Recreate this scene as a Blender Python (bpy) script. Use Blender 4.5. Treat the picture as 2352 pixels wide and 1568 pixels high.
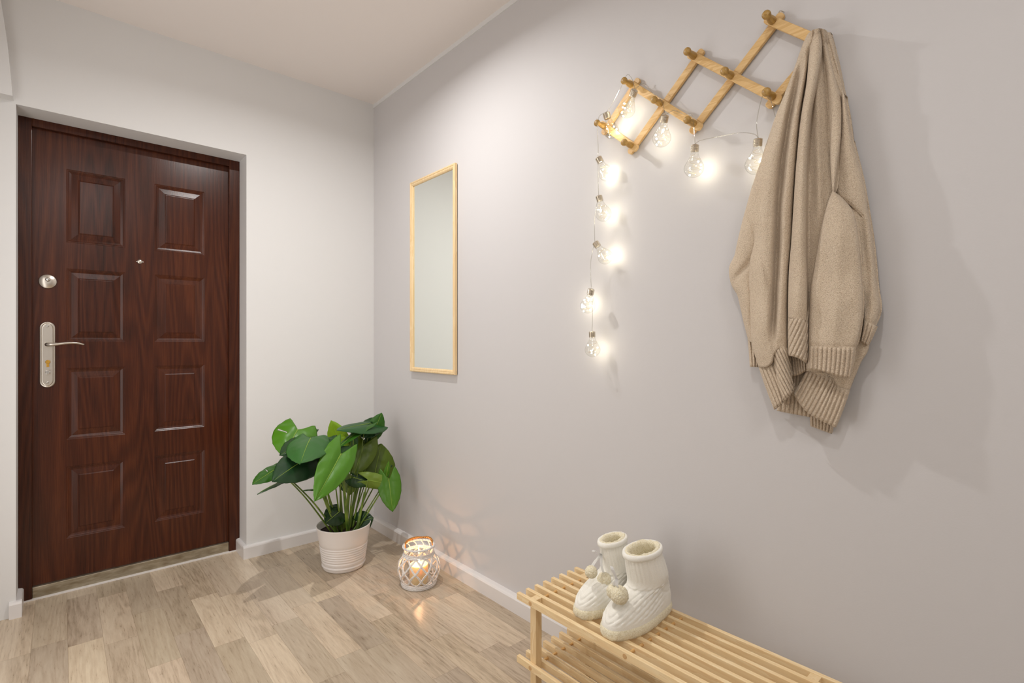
import bpy, bmesh, math, random
from mathutils import Vector, Matrix, noise
random.seed(7)
for o in list(bpy.data.objects): bpy.data.objects.remove(o)
S = bpy.context.scene
COL = S.collection
PI = math.pi

# ------------------------------------------------------------ camera
YAW = math.atan(1035/1176)                       # heading, measured from the door-wall normal towards the right wall
CAM = Vector((-1.429, -2.8986, 1.12))
cd = bpy.data.cameras.new('camera'); cd.lens = 18; cd.sensor_width = 36; cd.clip_start = .02
cam = bpy.data.objects.new('camera', cd); COL.objects.link(cam)
cam.location = CAM; cam.rotation_euler = (PI/2, 0, -YAW)
S.camera = cam

# ------------------------------------------------------------ exposure, world, lights
vs = S.view_settings
vs.view_transform = 'Standard'; vs.look = 'None'; vs.gamma = 1; vs.use_curve_mapping = False
vs.exposure = 0.08
w = bpy.data.worlds.new('world'); S.world = w; w.use_nodes = True
w.node_tree.nodes['Background'].inputs[0].default_value = (1, .95, .9, 1)
w.node_tree.nodes['Background'].inputs[1].default_value = 0.0
def disc_light(name, loc, power, size, color=(1, .98, .957), spread=180):
    l = bpy.data.lights.new(name, 'AREA'); l.shape = 'DISK'; l.size = size; l.energy = power; l.color = color
    l.spread = math.radians(spread)
    o = bpy.data.objects.new(name, l); COL.objects.link(o); o.location = loc; return o
disc_light('ceiling_spot_door', (-.70, -1.08, 2.50), 13, .04, spread=165)
disc_light('ceiling_spot_near', (-1.25, -2.65, 2.50), 6.2, .09)
disc_light('added_rear_fill', (-1.3, -3.8, 2.50), 10, .6)  # unseen soft fill behind the camera, added to lower the contrast
l = disc_light('added_side_fill', (-1.87, -.95, 1.05), 10, 1.0); l.data.shape = 'RECTANGLE'; l.data.size = 1.9; l.data.size_y = .8; l.rotation_euler = (0, -PI/2, 0)  # fill panel added at the left wall to brighten the corner and ceiling
def point_light(name, loc, power, color, r=.002):
    l = bpy.data.lights.new(name, 'POINT'); l.energy = power; l.color = color; l.shadow_soft_size = r
    o = bpy.data.objects.new(name, l); COL.objects.link(o); o.location = loc; return o

# ------------------------------------------------------------ measured directions -> real points on real planes
FW = Vector((math.sin(YAW), math.cos(YAW), 0)); RT = Vector((math.cos(YAW), -math.sin(YAW), 0))
def ray(u, v):
    return FW + RT*((u-1176)/1176) + Vector((0, 0, (784-v)/1176))
def onx(u, v, x=0.0):
    d = ray(u, v); return CAM + d*((x-CAM.x)/d.x)
def ony(u, v, y=0.0):
    d = ray(u, v); return CAM + d*((y-CAM.y)/d.y)

# ------------------------------------------------------------ object helpers
def link(name, me, mat=None, parent=None, smooth=False):
    o = bpy.data.objects.new(name, me); COL.objects.link(o)
    if mat: me.materials.append(mat)
    if smooth:
        for p in me.polygons: p.use_smooth = True
    if parent:
        o.parent = parent
        o.matrix_parent_inverse = Matrix.Translation(-parent.location) if parent.type == 'EMPTY' or True else Matrix()
    return o
def pobj(name, vs_, fs, mat, parent=None, smooth=False):
    me = bpy.data.meshes.new(name); me.from_pydata([tuple(v) for v in vs_], [], fs); me.validate(); 
    bm = bmesh.new(); bm.from_mesh(me); bmesh.ops.recalc_face_normals(bm, faces=bm.faces); bm.to_mesh(me); bm.free()
    return link(name, me, mat, parent, smooth)
def bobj(name, bm, mat, parent=None, smooth=False, keep=False):
    if not keep: bmesh.ops.recalc_face_normals(bm, faces=bm.faces)
    me = bpy.data.meshes.new(name); bm.to_mesh(me); bm.free()
    return link(name, me, mat, parent, smooth)
def tag(o, label=None, cat=None, group=None, kind=None):
    if label: o['label'] = label
    if cat: o['category'] = cat
    if group: o['group'] = group
    if kind: o['kind'] = kind
    return o
def empty(name, loc, label, cat, group=None):
    o = bpy.data.objects.new(name, None); COL.objects.link(o); o.location = loc; o.empty_display_size = .05
    return tag(o, label, cat, group)
def box(bm, a, b, bev=0.0):
    x0, y0, z0 = a; x1, y1, z1 = b
    vv = [bm.verts.new(p) for p in ((x0,y0,z0),(x1,y0,z0),(x1,y1,z0),(x0,y1,z0),(x0,y0,z1),(x1,y0,z1),(x1,y1,z1),(x0,y1,z1))]
    fs = [bm.faces.new([vv[i] for i in f]) for f in ((0,3,2,1),(4,5,6,7),(0,1,5,4),(1,2,6,5),(2,3,7,6),(3,0,4,7))]
    if bev:
        es = {e for f in fs for e in f.edges}
        bmesh.ops.bevel(bm, geom=list(es), offset=bev, segments=2, profile=.6, affect='EDGES')
def boxobj(name, a, b, mat, parent=None, bev=0.0):
    bm = bmesh.new(); box(bm, a, b, bev); return bobj(name, bm, mat, parent)
def spline(pts, n):
    P = [Vector(p) for p in pts]
    if len(P) == 2: return [P[0].lerp(P[1], i/n) for i in range(n+1)]
    out = []; m = len(P)-1
    for i in range(n+1):
        t = i/n*m; k = min(int(t), m-1); f = t-k
        p0 = P[max(k-1, 0)]; p1 = P[k]; p2 = P[k+1]; p3 = P[min(k+2, m)]
        out.append(.5*((2*p1)+(p2-p0)*f+(2*p0-5*p1+4*p2-p3)*f*f+(3*p1-3*p2+p3-p0)*f**3))
    return out
def tube(bm, path, rad, seg=8, cap=True):
    n = len(path); rings = []; up = None
    for i, p in enumerate(path):
        t = (path[min(i+1, n-1)]-path[max(i-1, 0)]).normalized()
        if up is None:
            up = Vector((0, 0, 1)) if abs(t.z) < .9 else Vector((1, 0, 0))
        a = t.cross(up)
        if a.length < 1e-5: a = t.cross(Vector((1, 0, 0)))
        a.normalize(); b = a.cross(t).normalized(); up = b
        r = rad(i/(n-1)) if callable(rad) else rad
        rings.append([bm.verts.new(p+a*r*math.cos(2*PI*k/seg)+b*r*math.sin(2*PI*k/seg)) for k in range(seg)])
    for i in range(n-1):
        for k in range(seg):
            bm.faces.new((rings[i][k], rings[i][(k+1) % seg], rings[i+1][(k+1) % seg], rings[i+1][k]))
    if cap:
        bm.faces.new(rings[0]); bm.faces.new(rings[-1][::-1])
def lathe(bm, prof, seg=32, M=None, closed=False, capends=True):
    M = M or Matrix(); rings = []
    for r, z in prof:
        rings.append([bm.verts.new(M @ Vector((max(r, 1e-5)*math.cos(2*PI*k/seg), max(r, 1e-5)*math.sin(2*PI*k/seg), z))) for k in range(seg)])
    m = len(rings); rng = range(m) if closed else range(m-1)
    for i in rng:
        A = rings[i]; B = rings[(i+1) % m]
        for k in range(seg): bm.faces.new((A[k], A[(k+1) % seg], B[(k+1) % seg], B[k]))
    if capends and not closed:
        bm.faces.new(rings[0]); bm.faces.new(rings[-1])
def frame_to(z, origin):
    z = z.normalized(); a = z.orthogonal().normalized(); b = z.cross(a)
    M = Matrix((a, b, z)).transposed().to_4x4(); M.translation = origin; return M
def smoothstep(a, b, x):
    t = max(0, min(1, (x-a)/(b-a))); return t*t*(3-2*t)

# ------------------------------------------------------------ materials
def srgb(r, g, b):
    f = lambda c: (c/255/12.92) if c/255 <= .04045 else ((c/255+.055)/1.055)**2.4
    return (f(r), f(g), f(b), 1)
class NT:
    def __init__(s, name):
        s.m = bpy.data.materials.new(name); s.m.use_nodes = True; s.t = s.m.node_tree; s.b = s.t.nodes['Principled BSDF']
    def n(s, typ, **kw):
        x = s.t.nodes.new(typ)
        for k, v in kw.items():
            if isinstance(k, str) and k.startswith('i_'): x.inputs[k[2:].replace('_', ' ')].default_value = v
            else: setattr(x, k, v)
        return x
    def l(s, a, b): s.t.links.new(a, b)
    def math(s, op, a, b=None, c=None):
        x = s.n('ShaderNodeMath', operation=op)
        for i, q in enumerate((a, b, c)):
            if q is None: continue
            if isinstance(q, (int, float)): x.inputs[i].default_value = q
            else: s.l(q, x.inputs[i])
        return x.outputs[0]
    def ramp(s, fac, stops):
        x = s.n('ShaderNodeValToRGB'); e = x.color_ramp.elements
        while len(e) < len(stops): e.new(.5)
        for q, (p, c) in zip(e, stops): q.position = p; q.color = c
        s.l(fac, x.inputs[0]); return x.outputs[0]
    def coord(s, scale=(1, 1, 1), loc=(0, 0, 0)):
        tc = s.n('ShaderNodeTexCoord'); mp = s.n('ShaderNodeMapping'); mp.inputs['Scale'].default_value = scale; mp.inputs['Location'].default_value = loc
        s.l(tc.outputs['Object'], mp.inputs[0]); return mp.outputs[0]
    def noise(s, vec, scale, detail=3, rough=.5, dist=0):
        x = s.n('ShaderNodeTexNoise'); x.inputs['Scale'].default_value = scale; x.inputs['Detail'].default_value = detail
        x.inputs['Roughness'].default_value = rough; x.inputs['Distortion'].default_value = dist
        s.l(vec, x.inputs['Vector']); return x.outputs['Fac']
    def bump(s, h, strength=.3, dist=.01):
        x = s.n('ShaderNodeBump'); x.inputs['Strength'].default_value = strength; x.inputs['Distance'].default_value = dist
        s.l(h, x.inputs['Height']); s.l(x.outputs[0], s.b.inputs['Normal'])
    def mix(s, fac, a, b, typ='MIX'):
        x = s.n('ShaderNodeMix', data_type='RGBA', blend_type=typ)
        for sock, q in ((x.inputs[0], fac), (x.inputs[6], a), (x.inputs[7], b)):
            if isinstance(q, (int, float, tuple)): sock.default_value = q
            else: s.l(q, sock)
        return x.outputs[2]
    def set(s, **kw):
        for k, v in kw.items():
            k = k.replace('_', ' ')
            if isinstance(v, (int, float, tuple)): s.b.inputs[k].default_value = v
            else: s.l(v, s.b.inputs[k])
        return s
def plain(name, col, rough=.6, **kw):
    t = NT(name); t.set(Base_Color=col, Roughness=rough, **kw); return t.m
def paint(name, col, rough=.65, bump=.06):
    t = NT(name); v = t.coord(); t.set(Base_Color=col, Roughness=rough); t.bump(t.noise(v, 260, 2), bump, .002); return t.m
M_WALL = paint('wall paint grey lilac', srgb(207, 204, 204))
M_WHITE = paint('wall paint white', srgb(229, 228, 227))
M_CEIL = paint('ceiling paint', srgb(238, 230, 225))
M_TRIM = plain('white gloss trim', srgb(228, 224, 222), .35)

def wood(name, c0, c1, c2, axis, rough=.45, scale=1.0, bump=.05):
    t = NT(name); sc = [18*scale]*3; sc[axis] = 1.6*scale
    v = t.coord(tuple(sc))
    n1 = t.noise(v, 1.6, 4, .55, .4); 
    sc2 = [160*scale]*3; sc2[axis] = 6*scale
    n2 = t.noise(t.coord(tuple(sc2)), 1, 3, .6)
    bands = t.math('FRACT', t.math('MULTIPLY', n1, 7))
    f = t.math('ADD', t.math('MULTIPLY', bands, .45), t.math('MULTIPLY', n2, .55))
    t.set(Base_Color=t.ramp(f, [(.15, c0), (.5, c1), (.85, c2)]), Roughness=rough)
    t.bump(n2, bump, .002); return t.m
M_PINE_Y = wood('pine along y', srgb(231, 197, 148), srgb(240, 212, 164), srgb(246, 224, 184), 1)
M_PINE_Z = wood('pine along z', srgb(226, 192, 142), srgb(236, 206, 158), srgb(243, 219, 178), 2)
M_PEG = wood('turned peg wood', srgb(150, 114, 52), srgb(172, 134, 68), srgb(188, 152, 88), 0, .4)
M_BAR = wood('rack bar wood', srgb(206, 164, 104), srgb(220, 182, 124), srgb(232, 198, 144), 1)

def door_mat(name, k=1.0, seed=0.0):
    t = NT(name)
    v = t.coord((1, 1, .075), (seed, 0, seed*.37))
    n1 = t.noise(v, 7.5, 1.5, .4, .1)
    rings = t.math('SINE', t.math('MULTIPLY', n1, 95))
    rings = t.math('MULTIPLY_ADD', rings, .5, .5)
    n2 = t.noise(t.coord((1, 1, .02)), 420, 3, .6)
    n3 = t.noise(t.coord((1, 1, .12)), 5, 2, .5)
    f = t.math('ADD', t.math('MULTIPLY', rings, .13), t.math('ADD', t.math('MULTIPLY', n2, .48), t.math('MULTIPLY', n3, .38)))
    c = lambda r, g, b: tuple(list(x*k for x in srgb(r, g, b)[:3])+[1])
    t.set(Base_Color=t.ramp(f, [(.25, c(38, 15, 6)), (.5, c(72, 33, 17)), (.8, c(104, 54, 28))]), Roughness=.25)
    t.b.inputs['Specular IOR Level'].default_value = .34
    t.bump(n2, .08, .002); return t.m
M_DOOR = door_mat('mahogany door laminate')
M_JAMB = door_mat('mahogany frame laminate', .8, 3.1)
M_STEEL = plain('brushed nickel', srgb(205, 198, 188), .3, Metallic=1.0)
M_BRASS = plain('brass', srgb(225, 175, 80), .25, Metallic=1.0)
M_CHROME = plain('chrome', srgb(220, 218, 214), .12, Metallic=1.0)
def thr():
    t = NT('worn metal threshold'); n = t.noise(t.coord((3, 3, 12)), 6, 4)
    t.set(Base_Color=t.ramp(n, [(.3, srgb(150, 138, 115)), (.7, srgb(196, 188, 170))]), Roughness=.38, Metallic=.85); return t.m
M_THR = thr()

def floor_mat():
    t = NT('laminate planks')
    tc = t.n('ShaderNodeTexCoord'); sx = t.n('ShaderNodeSeparateXYZ'); t.l(tc.outputs['Object'], sx.inputs[0])
    W = .1008; Ln = .46
    xs = t.math('DIVIDE', t.math('ADD', sx.outputs[0], 1.512+W*20), W)
    row = t.math('FLOOR', xs); fx = t.math('FRACT', xs)
    h = t.n('ShaderNodeTexWhiteNoise', noise_dimensions='1D'); t.l(row, h.inputs['W'])
    ys = t.math('ADD', t.math('DIVIDE', t.math('ADD', sx.outputs[1], 10), Ln), t.math('MULTIPLY', h.outputs['Value'], 3.7))
    idx = t.math('FLOOR', ys); fy = t.math('FRACT', ys)
    cv = t.n('ShaderNodeCombineXYZ'); t.l(row, cv.inputs[0]); t.l(idx, cv.inputs[1])
    h2 = t.n('ShaderNodeTexWhiteNoise', noise_dimensions='3D'); t.l(cv.outputs[0], h2.inputs['Vector'])
    s2 = t.n('ShaderNodeSeparateColor'); t.l(h2.outputs['Color'], s2.inputs[0])
    # grain, shifted for each block
    gv = t.n('ShaderNodeCombineXYZ')
    t.l(t.math('ADD', sx.outputs[0], t.math('MULTIPLY', s2.outputs[0], 9)), gv.inputs[0])
    t.l(t.math('MULTIPLY', t.math('ADD', sx.outputs[1], t.math('MULTIPLY', s2.outputs[1], 7)), .085), gv.inputs[1])
    n1 = t.noise(gv.outputs[0], 13, 3, .5, .5)
    rings = t.math('MULTIPLY_ADD', t.math('SINE', t.math('MULTIPLY', n1, 55)), .5, .5)
    fine = t.noise(gv.outputs[0], 160, 4, .65)
    blot = t.noise(gv.outputs[0], 5, 2, .5)
    f = t.math('ADD', t.math('MULTIPLY', rings, .09), t.math('ADD', t.math('MULTIPLY', fine, .42), t.math('MULTIPLY', blot, .53)))
    c = t.ramp(f, [(.30, srgb(146, 127, 104)), (.5, srgb(193, 174, 150)), (.72, srgb(214, 198, 174))])
    tone = t.math('MULTIPLY_ADD', t.math('POWER', s2.outputs[2], 1.3), .34, .79)
    tn = t.n('ShaderNodeCombineXYZ')
    t.l(tone, tn.inputs[0]); t.l(tone, tn.inputs[1]); t.l(t.math('MULTIPLY_ADD', s2.outputs[0], .05, t.math('SUBTRACT', tone, .02)), tn.inputs[2])
    c = t.mix(1.0, c, tn.outputs[0], 'MULTIPLY')
    ex = t.math('LESS_THAN', t.math('MINIMUM', fx, t.math('SUBTRACT', 1, fx)), .008)
    ey = t.math('LESS_THAN', t.math('MINIMUM', fy, t.math('SUBTRACT', 1, fy)), .0018)
    e = t.math('MULTIPLY', t.math('MAXIMUM', ex, ey), .35)
    c = t.mix(e, c, srgb(120, 96, 72))
    t.set(Base_Color=c, Roughness=t.math('MULTIPLY_ADD', fine, .15, .22))
    t.bump(t.math('SUBTRACT', fine, e), .05, .002); return t.m
M_FLOOR = floor_mat()

# ------------------------------------------------------------ room shell
HC = 2.563; XL = -1.90; YB = -4.6; DX0, DX1, DH = -1.5677, -.7098, 2.086; DD = .135
def st(o): o['kind'] = 'structure'; return o
st(boxobj('floor', (XL-.1, YB-.1, -.1), (.1, .5, 0), M_FLOOR))
st(boxobj('ceiling', (XL-.1, YB-.1, HC), (.1, .35, HC+.1), M_CEIL))
st(boxobj('wall_right', (0, YB-.1, 0), (.12, .35, HC), M_WALL))
st(boxobj('wall_left', (XL-.12, YB-.1, 0), (XL, .35, HC), M_WHITE))
st(boxobj('wall_front', (XL, YB-.12, 0), (0, YB, HC), M_WHITE))
bm = bmesh.new()
box(bm, (XL, 0, 0), (DX0, .3, HC)); box(bm, (DX1, 0, 0), (0, .3, HC)); box(bm, (DX0, 0, DH), (DX1, .3, HC))
st(bobj('wall_back', bm, M_WHITE))
st(boxobj('trim_1', (-.003, YB, HC-.022), (.0, 0, HC), M_WHITE))      # unpainted strip under the ceiling
bb_prof = [(0, 0), (-1, 0), (-1, .056), (-.85, .0615), (-.6, .064), (0, .066)]
def baseboard(name, p0, p1, nrm, th):
    d = Vector(p1)-Vector(p0); vv = []; n = Vector(nrm)
    for p in (Vector(p0), Vector(p1)):
        for a, z in bb_prof: vv.append(p+n*(-a*th)+Vector((0, 0, z)))
    k = len(bb_prof); fs = [(i, (i+1) % k, k+(i+1) % k, k+i) for i in range(k)]+[tuple(range(k)), tuple(range(k, 2*k))]
    return st(pobj(name, vv, fs, M_TRIM))
baseboard('baseboard_right', (0, YB, 0), (0, 0, 0), (-1, 0, 0), .028)
baseboard('baseboard_back', (DX1-.018, 0, 0), (-.028, 0, 0), (0, -1, 0), .018)
baseboard('baseboard_back_return', (DX1, DD, 0), (DX1, -.0003, 0), (-1, 0, 0), .018)
baseboard('baseboard_left_return', (DX0, -.0003, 0), (DX0, DD, 0), (1, 0, 0), .018)
baseboard('baseboard_left_end', (DX0-.02, 0, 0), (DX0+.018, 0, 0), (0, -1, 0), .018)
st(boxobj('trim_2', (DX0, DD-.004, .0), (DX1, DD+.03, .006), M_TRIM))
# door frame
bm = bmesh.new(); FWd = .043
box(bm, (DX0, DD, 0), (DX0+FWd, .30, DH), .002); box(bm, (DX1-.05, DD, 0), (DX1, .30, DH), .002)
box(bm, (DX0+FWd, DD, DH-.034), (DX1-.05, .30, DH), .002)
st(bobj('trim_3', bm, M_JAMB))
st(boxobj('trim_4', (DX0+FWd, DD+.006, .005), (DX1-.05, .28, .053), M_THR, None, .003))

# ------------------------------------------------------------ door leaf with eight raised panels
DX0s, DX1s, DY = DX0+FWd, DX1-.05, DD+.024
def door_leaf():
    bm = bmesh.new()
    xs = [DX0s, -1.4128, -1.200, -1.0842, -.871, DX1s]
    zs = [.054, .232, .556, .677, 1.000, 1.119, 1.450, 1.567, 1.897, DH-.034]
    ring = [(0, 0), (.0030, .0018), (.0055, .0021), (.0095, .0045), (.0130, .0056), (.0180, .0070), (.0380, .0043), (.0420, .0039), (.0460, .0014), (.0480, .0012)]
    for i in range(5):
        for j in range(9):
            x0, x1, z0, z1 = xs[i], xs[i+1], zs[j], zs[j+1]
            if i in (1, 3) and j in (1, 3, 5, 7):
                prev = None
                for d, h in ring:
                    cur = [bm.verts.new(p) for p in ((x0+d, DY+h, z0+d), (x1-d, DY+h, z0+d), (x1-d, DY+h, z1-d), (x0+d, DY+h, z1-d))]
                    if prev:
                        for k in range(4): bm.faces.new((prev[k], prev[(k+1) % 4], cur[(k+1) % 4], cur[k]))
                    prev = cur
                bm.faces.new(prev)
            else:
                bm.faces.new([bm.verts.new(p) for p in ((x0, DY, z0), (x1, DY, z0), (x1, DY, z1), (x0, DY, z1))])
    bmesh.ops.remove_doubles(bm, verts=bm.verts, dist=1e-5)
    # edges and back
    a, b, c, d = DX0s, DX1s, zs[0], zs[-1]; y2 = DY+.05
    box(bm, (a, DY+.012, c), (b, y2, d))
    for q in (((a, c), (b, c)), ((b, c), (b, d)), ((b, d), (a, d)), ((a, d), (a, c))):
        (xa, za), (xb, zb) = q
        bm.faces.new([bm.verts.new(p) for p in ((xa, DY, za), (xb, DY, zb), (xb, DY+.013, zb), (xa, DY+.013, za))])
    for f in bm.faces:
        pass
    return bobj('door_1', bm, M_DOOR, keep=True)
door = st(door_leaf())
tag(door, 'dark mahogany front door with eight raised panels and nickel fittings', 'door')
def rounded_plate(name, cx, cz, w, h, y0, y1, mat, parent, seg=12, inset=.004):
    r = w/2; out = []
    for k in range(seg+1): a = PI*k/seg; out.append((cx+r*math.cos(a), cz+h/2-r+r*math.sin(a)))
    for k in range(seg+1): a = PI+PI*k/seg; out.append((cx+r*math.cos(a), cz-h/2+r+r*math.sin(a)))
    bm = bmesh.new(); loops = []
    def sc(p, d): return (cx+(p[0]-cx)*(1-d/r), cz+(p[1]-cz)*(1-d/(h/2)))
    for d, y in ((0, y1), (0, y0+.003), (.0015, y0+.0008), (inset, y0), (inset+.002, y0+.001), (inset+.004, y0-.0015), (inset+.006, y0-.002)):
        loops.append([bm.verts.new((sc(p, d)[0], y, sc(p, d)[1])) for p in out])
    n = len(out)
    for A, B in zip(loops, loops[1:]):
        for k in range(n): bm.faces.new((A[k], A[(k+1) % n], B[(k+1) % n], B[k]))
    bm.faces.new(loops[-1]); bm.faces.new(loops[0])
    return bobj(name, bm, mat, parent)
def disc_y(name, cx, cz, prof, mat, parent, seg=28, sx=1.0):
    bm = bmesh.new(); M = frame_to(Vector((0, -1, 0)), Vector((cx, DY, cz))); lathe(bm, prof, seg, M)
    return bobj(name, bm, mat, parent, True)
plate = rounded_plate('handle_plate', -1.475, 1.062, .052, .29, DY-.010, DY, M_STEEL, door)
disc_y('lock_cover', -1.4745, 1.385, [(.030, 0), (.031, .003), (.0305, .006), (.029, .008), (.005, .0085)], M_STEEL, door, 36)
o = disc_y('lock_knob', -1.474, 1.393, [(.008, .008), (.009, .012), (.008, .016), (.004, .018)], M_CHROME, door, 20)
disc_y('peephole', -1.1435, 1.5066, [(.010, 0), (.0105, .003), (.009, .005), (.002, .0055)], M_STEEL, door, 24)
bm = bmesh.new(); box(bm, (-1.158, DY-.003, 1.5045), (-1.129, DY, 1.5085), .0008); bobj('peephole_cover', bm, M_STEEL, door)
bm = bmesh.new()
pth = spline([(-1.475, DY-.01, 1.107), (-1.475, DY-.035, 1.107), (-1.468, DY-.048, 1.107), (-1.445, DY-.052, 1.108), (-1.41, DY-.052, 1.113), (-1.38, DY-.050, 1.113), (-1.352, DY-.044, 1.106)], 40)
tube(bm, pth, lambda t: .0095 if t < .25 else .0085*(1-.55*(t-.25)/.75), 12)
bobj('door_handle', bm, M_STEEL, door, True)
bm = bmesh.new(); M = frame_to(Vector((0, -1, 0)), Vector((-1.474, DY-.011, 1.030))); lathe(bm, [(.0085, 0), (.0085, .007), (.007, .008)], 20, M)
box(bm, (-1.4785, DY-.018, 1.008), (-1.4695, DY-.011, 1.028), .001)
bobj('key_cylinder', bm, M_BRASS, door)
bm = bmesh.new(); M = frame_to(Vector((0, -1, 0)), Vector((-1.474, DY-.011, .985))); lathe(bm, [(.009, 0), (.009, .003), (.006, .004)], 20, M)
box(bm, (-1.479, DY-.03, .976), (-1.469, DY-.013, .994), .0015); bobj('thumb_turn', bm, M_CHROME, door)
for z in (1.188, .940):
    bm = bmesh.new(); M = frame_to(Vector((0, -1, 0)), Vector((-1.475, DY-.0115, z))); lathe(bm, [(.0055, 0), (.0052, .0018), (.002, .0024)], 16, M)
    bobj('screw', bm, M_CHROME, door, True)

# ------------------------------------------------------------ white wall unit cut by the picture's top left corner
pl = [(28.7, 220), (22, 150), (17.5, 105), (9, 45), (-2, -20), (-14, -60)]
Y0, Y1 = -.06, -.012
front = [ony(u, v, Y0) for u, v in pl]
xl = XL+.005; zb = front[0].z; zt_ = front[-1].z
front = front+[Vector((xl, Y0, zt_)), Vector((xl, Y0, zb))]
back = [Vector((p.x, Y1+.012, p.z)) for p in front]
k = len(front)
o = pobj('wall_cabinet', front+back, [tuple(range(k)), tuple(range(2*k-1, k-1, -1))]+[(i, (i+1) % k, k+(i+1) % k, k+i) for i in range(k)], M_WHITE)
tag(o, 'white curved wall unit high beside the door at the left edge', 'wall unit')

# ------------------------------------------------------------ mirror
mr = empty('wall_mirror', (0, -.6715, .959), 'tall narrow mirror in a light pine frame on the lilac grey wall', 'mirror')
y0, y1, z0, z1 = -.8813, -.4618, .9595, 1.9747
bm = bmesh.new(); prof = [(0, -.004), (0, -.017), (.003, -.020), (.008, -.020), (.011, -.0175), (.014, -.0185), (.019, -.0165), (.023, -.013), (.023, -.004)]
rings = [[bm.verts.new(p) for p in ((x, y0+d, z0+d), (x, y1-d, z0+d), (x, y1-d, z1-d), (x, y0+d, z1-d))] for d, x in prof]
for A, B in zip(rings, rings[1:]+rings[:1]):
    for q in range(4): bm.faces.new((A[q], A[(q+1) % 4], B[(q+1) % 4], B[q]))
bobj('frame', bm, M_PINE_Z, mr)
M_MIRROR = plain('silvered glass', srgb(246, 251, 247), .01, Metallic=1.0)
boxobj('mirror_pane', (-.0085, y0+.02, z0+.02), (-.005, y1-.02, z1-.02), M_MIRROR, mr)
bm = bmesh.new(); box(bm, (-.006, y0+.004, z0+.004), (0, y1-.004, z1-.004)); bobj('backing_board', bm, plain('hardboard', srgb(90, 66, 44), .8), mr)

# ------------------------------------------------------------ accordion coat rack
JY = lambda i: -1.785-.1112*i
JZ = (1.763, 1.861, 1.962)
rk = empty('coat_rack', (0, -2.1, 1.76), 'light wood accordion peg rack zigzagging high on the lilac grey wall', 'coat rack')
def bar(name, a, b, x0, x1, wd=.0225, ext=.019, mat=M_BAR):
    (ya, za), (yb, zb) = a, b; d = Vector((0, yb-ya, zb-za)).normalized(); n = Vector((0, -d.z, d.y))
    A = Vector((0, ya, za))-d*ext; B = Vector((0, yb, zb))+d*ext; h = wd/2; out = []
    for c, s in ((A, -1), (B, 1)):
        for q in range(7):
            an = -PI/2+PI*q/6
            out.append(c+s*(d*(h*.7*math.cos(an))+n*(h*math.sin(an))))
    bm = bmesh.new()
    f0 = bm.faces.new([bm.verts.new((x0, p.y, p.z)) for p in out]); r = bmesh.ops.extrude_face_region(bm, geom=[f0])
    for v in r['geom']:
        if isinstance(v, bmesh.types.BMVert): v.co.x = x1
    bmesh.ops.bevel(bm, geom=list(bm.edges), offset=.0012, segments=1, affect='EDGES')
    return bobj(name, bm, mat, rk)
# rear bars rise to the right
for a, b in (((JY(0), JZ[1]), (JY(1), JZ[2])), ((JY(1), JZ[0]), (JY(3), JZ[2])), ((JY(3), JZ[0]), (JY(5), JZ[2])), ((JY(5), JZ[0]), (JY(5.84), 1.845))):
    bar('rack_bar', a, b, -.014, -.004)
for a, b in (((JY(0), JZ[1]), (JY(1), JZ[0])), ((JY(1), JZ[2]), (JY(3), JZ[0])), ((JY(3), JZ[2]), (JY(5), JZ[0])), ((JY(5), JZ[2]), (JY(5.84), 1.877))):
    bar('rack_bar', a, b, -.026, -.0155)
peg_prof = [(.0095, .0), (.0102, .004), (.0098, .012), (.0082, .020), (.0072, .026), (.0085, .031), (.0106, .035), (.0112, .039), (.0104, .043), (.0075, .0455), (.002, .0462)]
for i, zi in ((0, 1), (1, 0), (1, 2), (2, 1), (3, 0), (3, 2), (4, 1), (5, 0), (5, 2), (6, 1)):
    bm = bmesh.new(); lathe(bm, peg_prof, 20, frame_to(Vector((-1, 0, 0)), Vector((-.0255, JY(i), JZ[zi])))); 
    bobj('peg', bm, M_PEG, rk, True)
bm = bmesh.new(); tube(bm, spline([(-.001, JY(5)-.006, JZ[2]+.02), (-.012, JY(5)-.012, JZ[2]+.027), (-.001, JY(5)-.020, JZ[2]+.024)], 10), .0012, 6); bobj('wall_nail', bm, M_CHROME, rk, True)

# ------------------------------------------------------------ string of bulb-shaped lights
def glass_mat(name, tint, edge, gl=.06):
    t = NT(name); t.t.nodes.remove(t.b)
    tr = t.n('ShaderNodeBsdfTransparent'); lw = t.n('ShaderNodeLayerWeight'); lw.inputs[0].default_value = .35
    col = t.ramp(lw.outputs['Facing'], [(0, tint), (.55, tint), (1, edge)]); t.l(col, tr.inputs[0])
    gs = t.n('ShaderNodeBsdfGlossy'); gs.inputs['Roughness'].default_value = .03
    mx = t.n('ShaderNodeMixShader'); f = t.math('MULTIPLY_ADD', t.math('POWER', lw.outputs['Facing'], 3), .35, gl)
    t.l(f, mx.inputs[0]); t.l(tr.outputs[0], mx.inputs[1]); t.l(gs.outputs[0], mx.inputs[2])
    out = [n for n in t.t.nodes if n.type == 'OUTPUT_MATERIAL'][0]; t.l(mx.outputs[0], out.inputs[0]); return t.m
M_BULB = glass_mat('clear bulb plastic', (.97, .97, .955, 1), (.70, .70, .66, 1))
M_JARG = glass_mat('clear jar glass', (.97, .97, .97, 1), (.75, .76, .75, 1))
M_WIRE = glass_mat('clear cable sleeve', (.86, .85, .82, 1), (.66, .64, .60, 1), .22)
def emit(name, col, s):
    t = NT(name); t.set(Base_Color=col, Emission_Color=col, Emission_Strength=s); return t.m
M_LED = emit('warm led', (1, .90, .66, 1), 60)
M_CAP = NT('silvered screw cap'); M_CAP.set(Base_Color=srgb(214, 205, 190), Roughness=.22, Metallic=1.0); M_CAP = M_CAP.m
M_COPPER = plain('fine silver wire', srgb(200, 180, 130), .3, Metallic=1.0)
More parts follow.
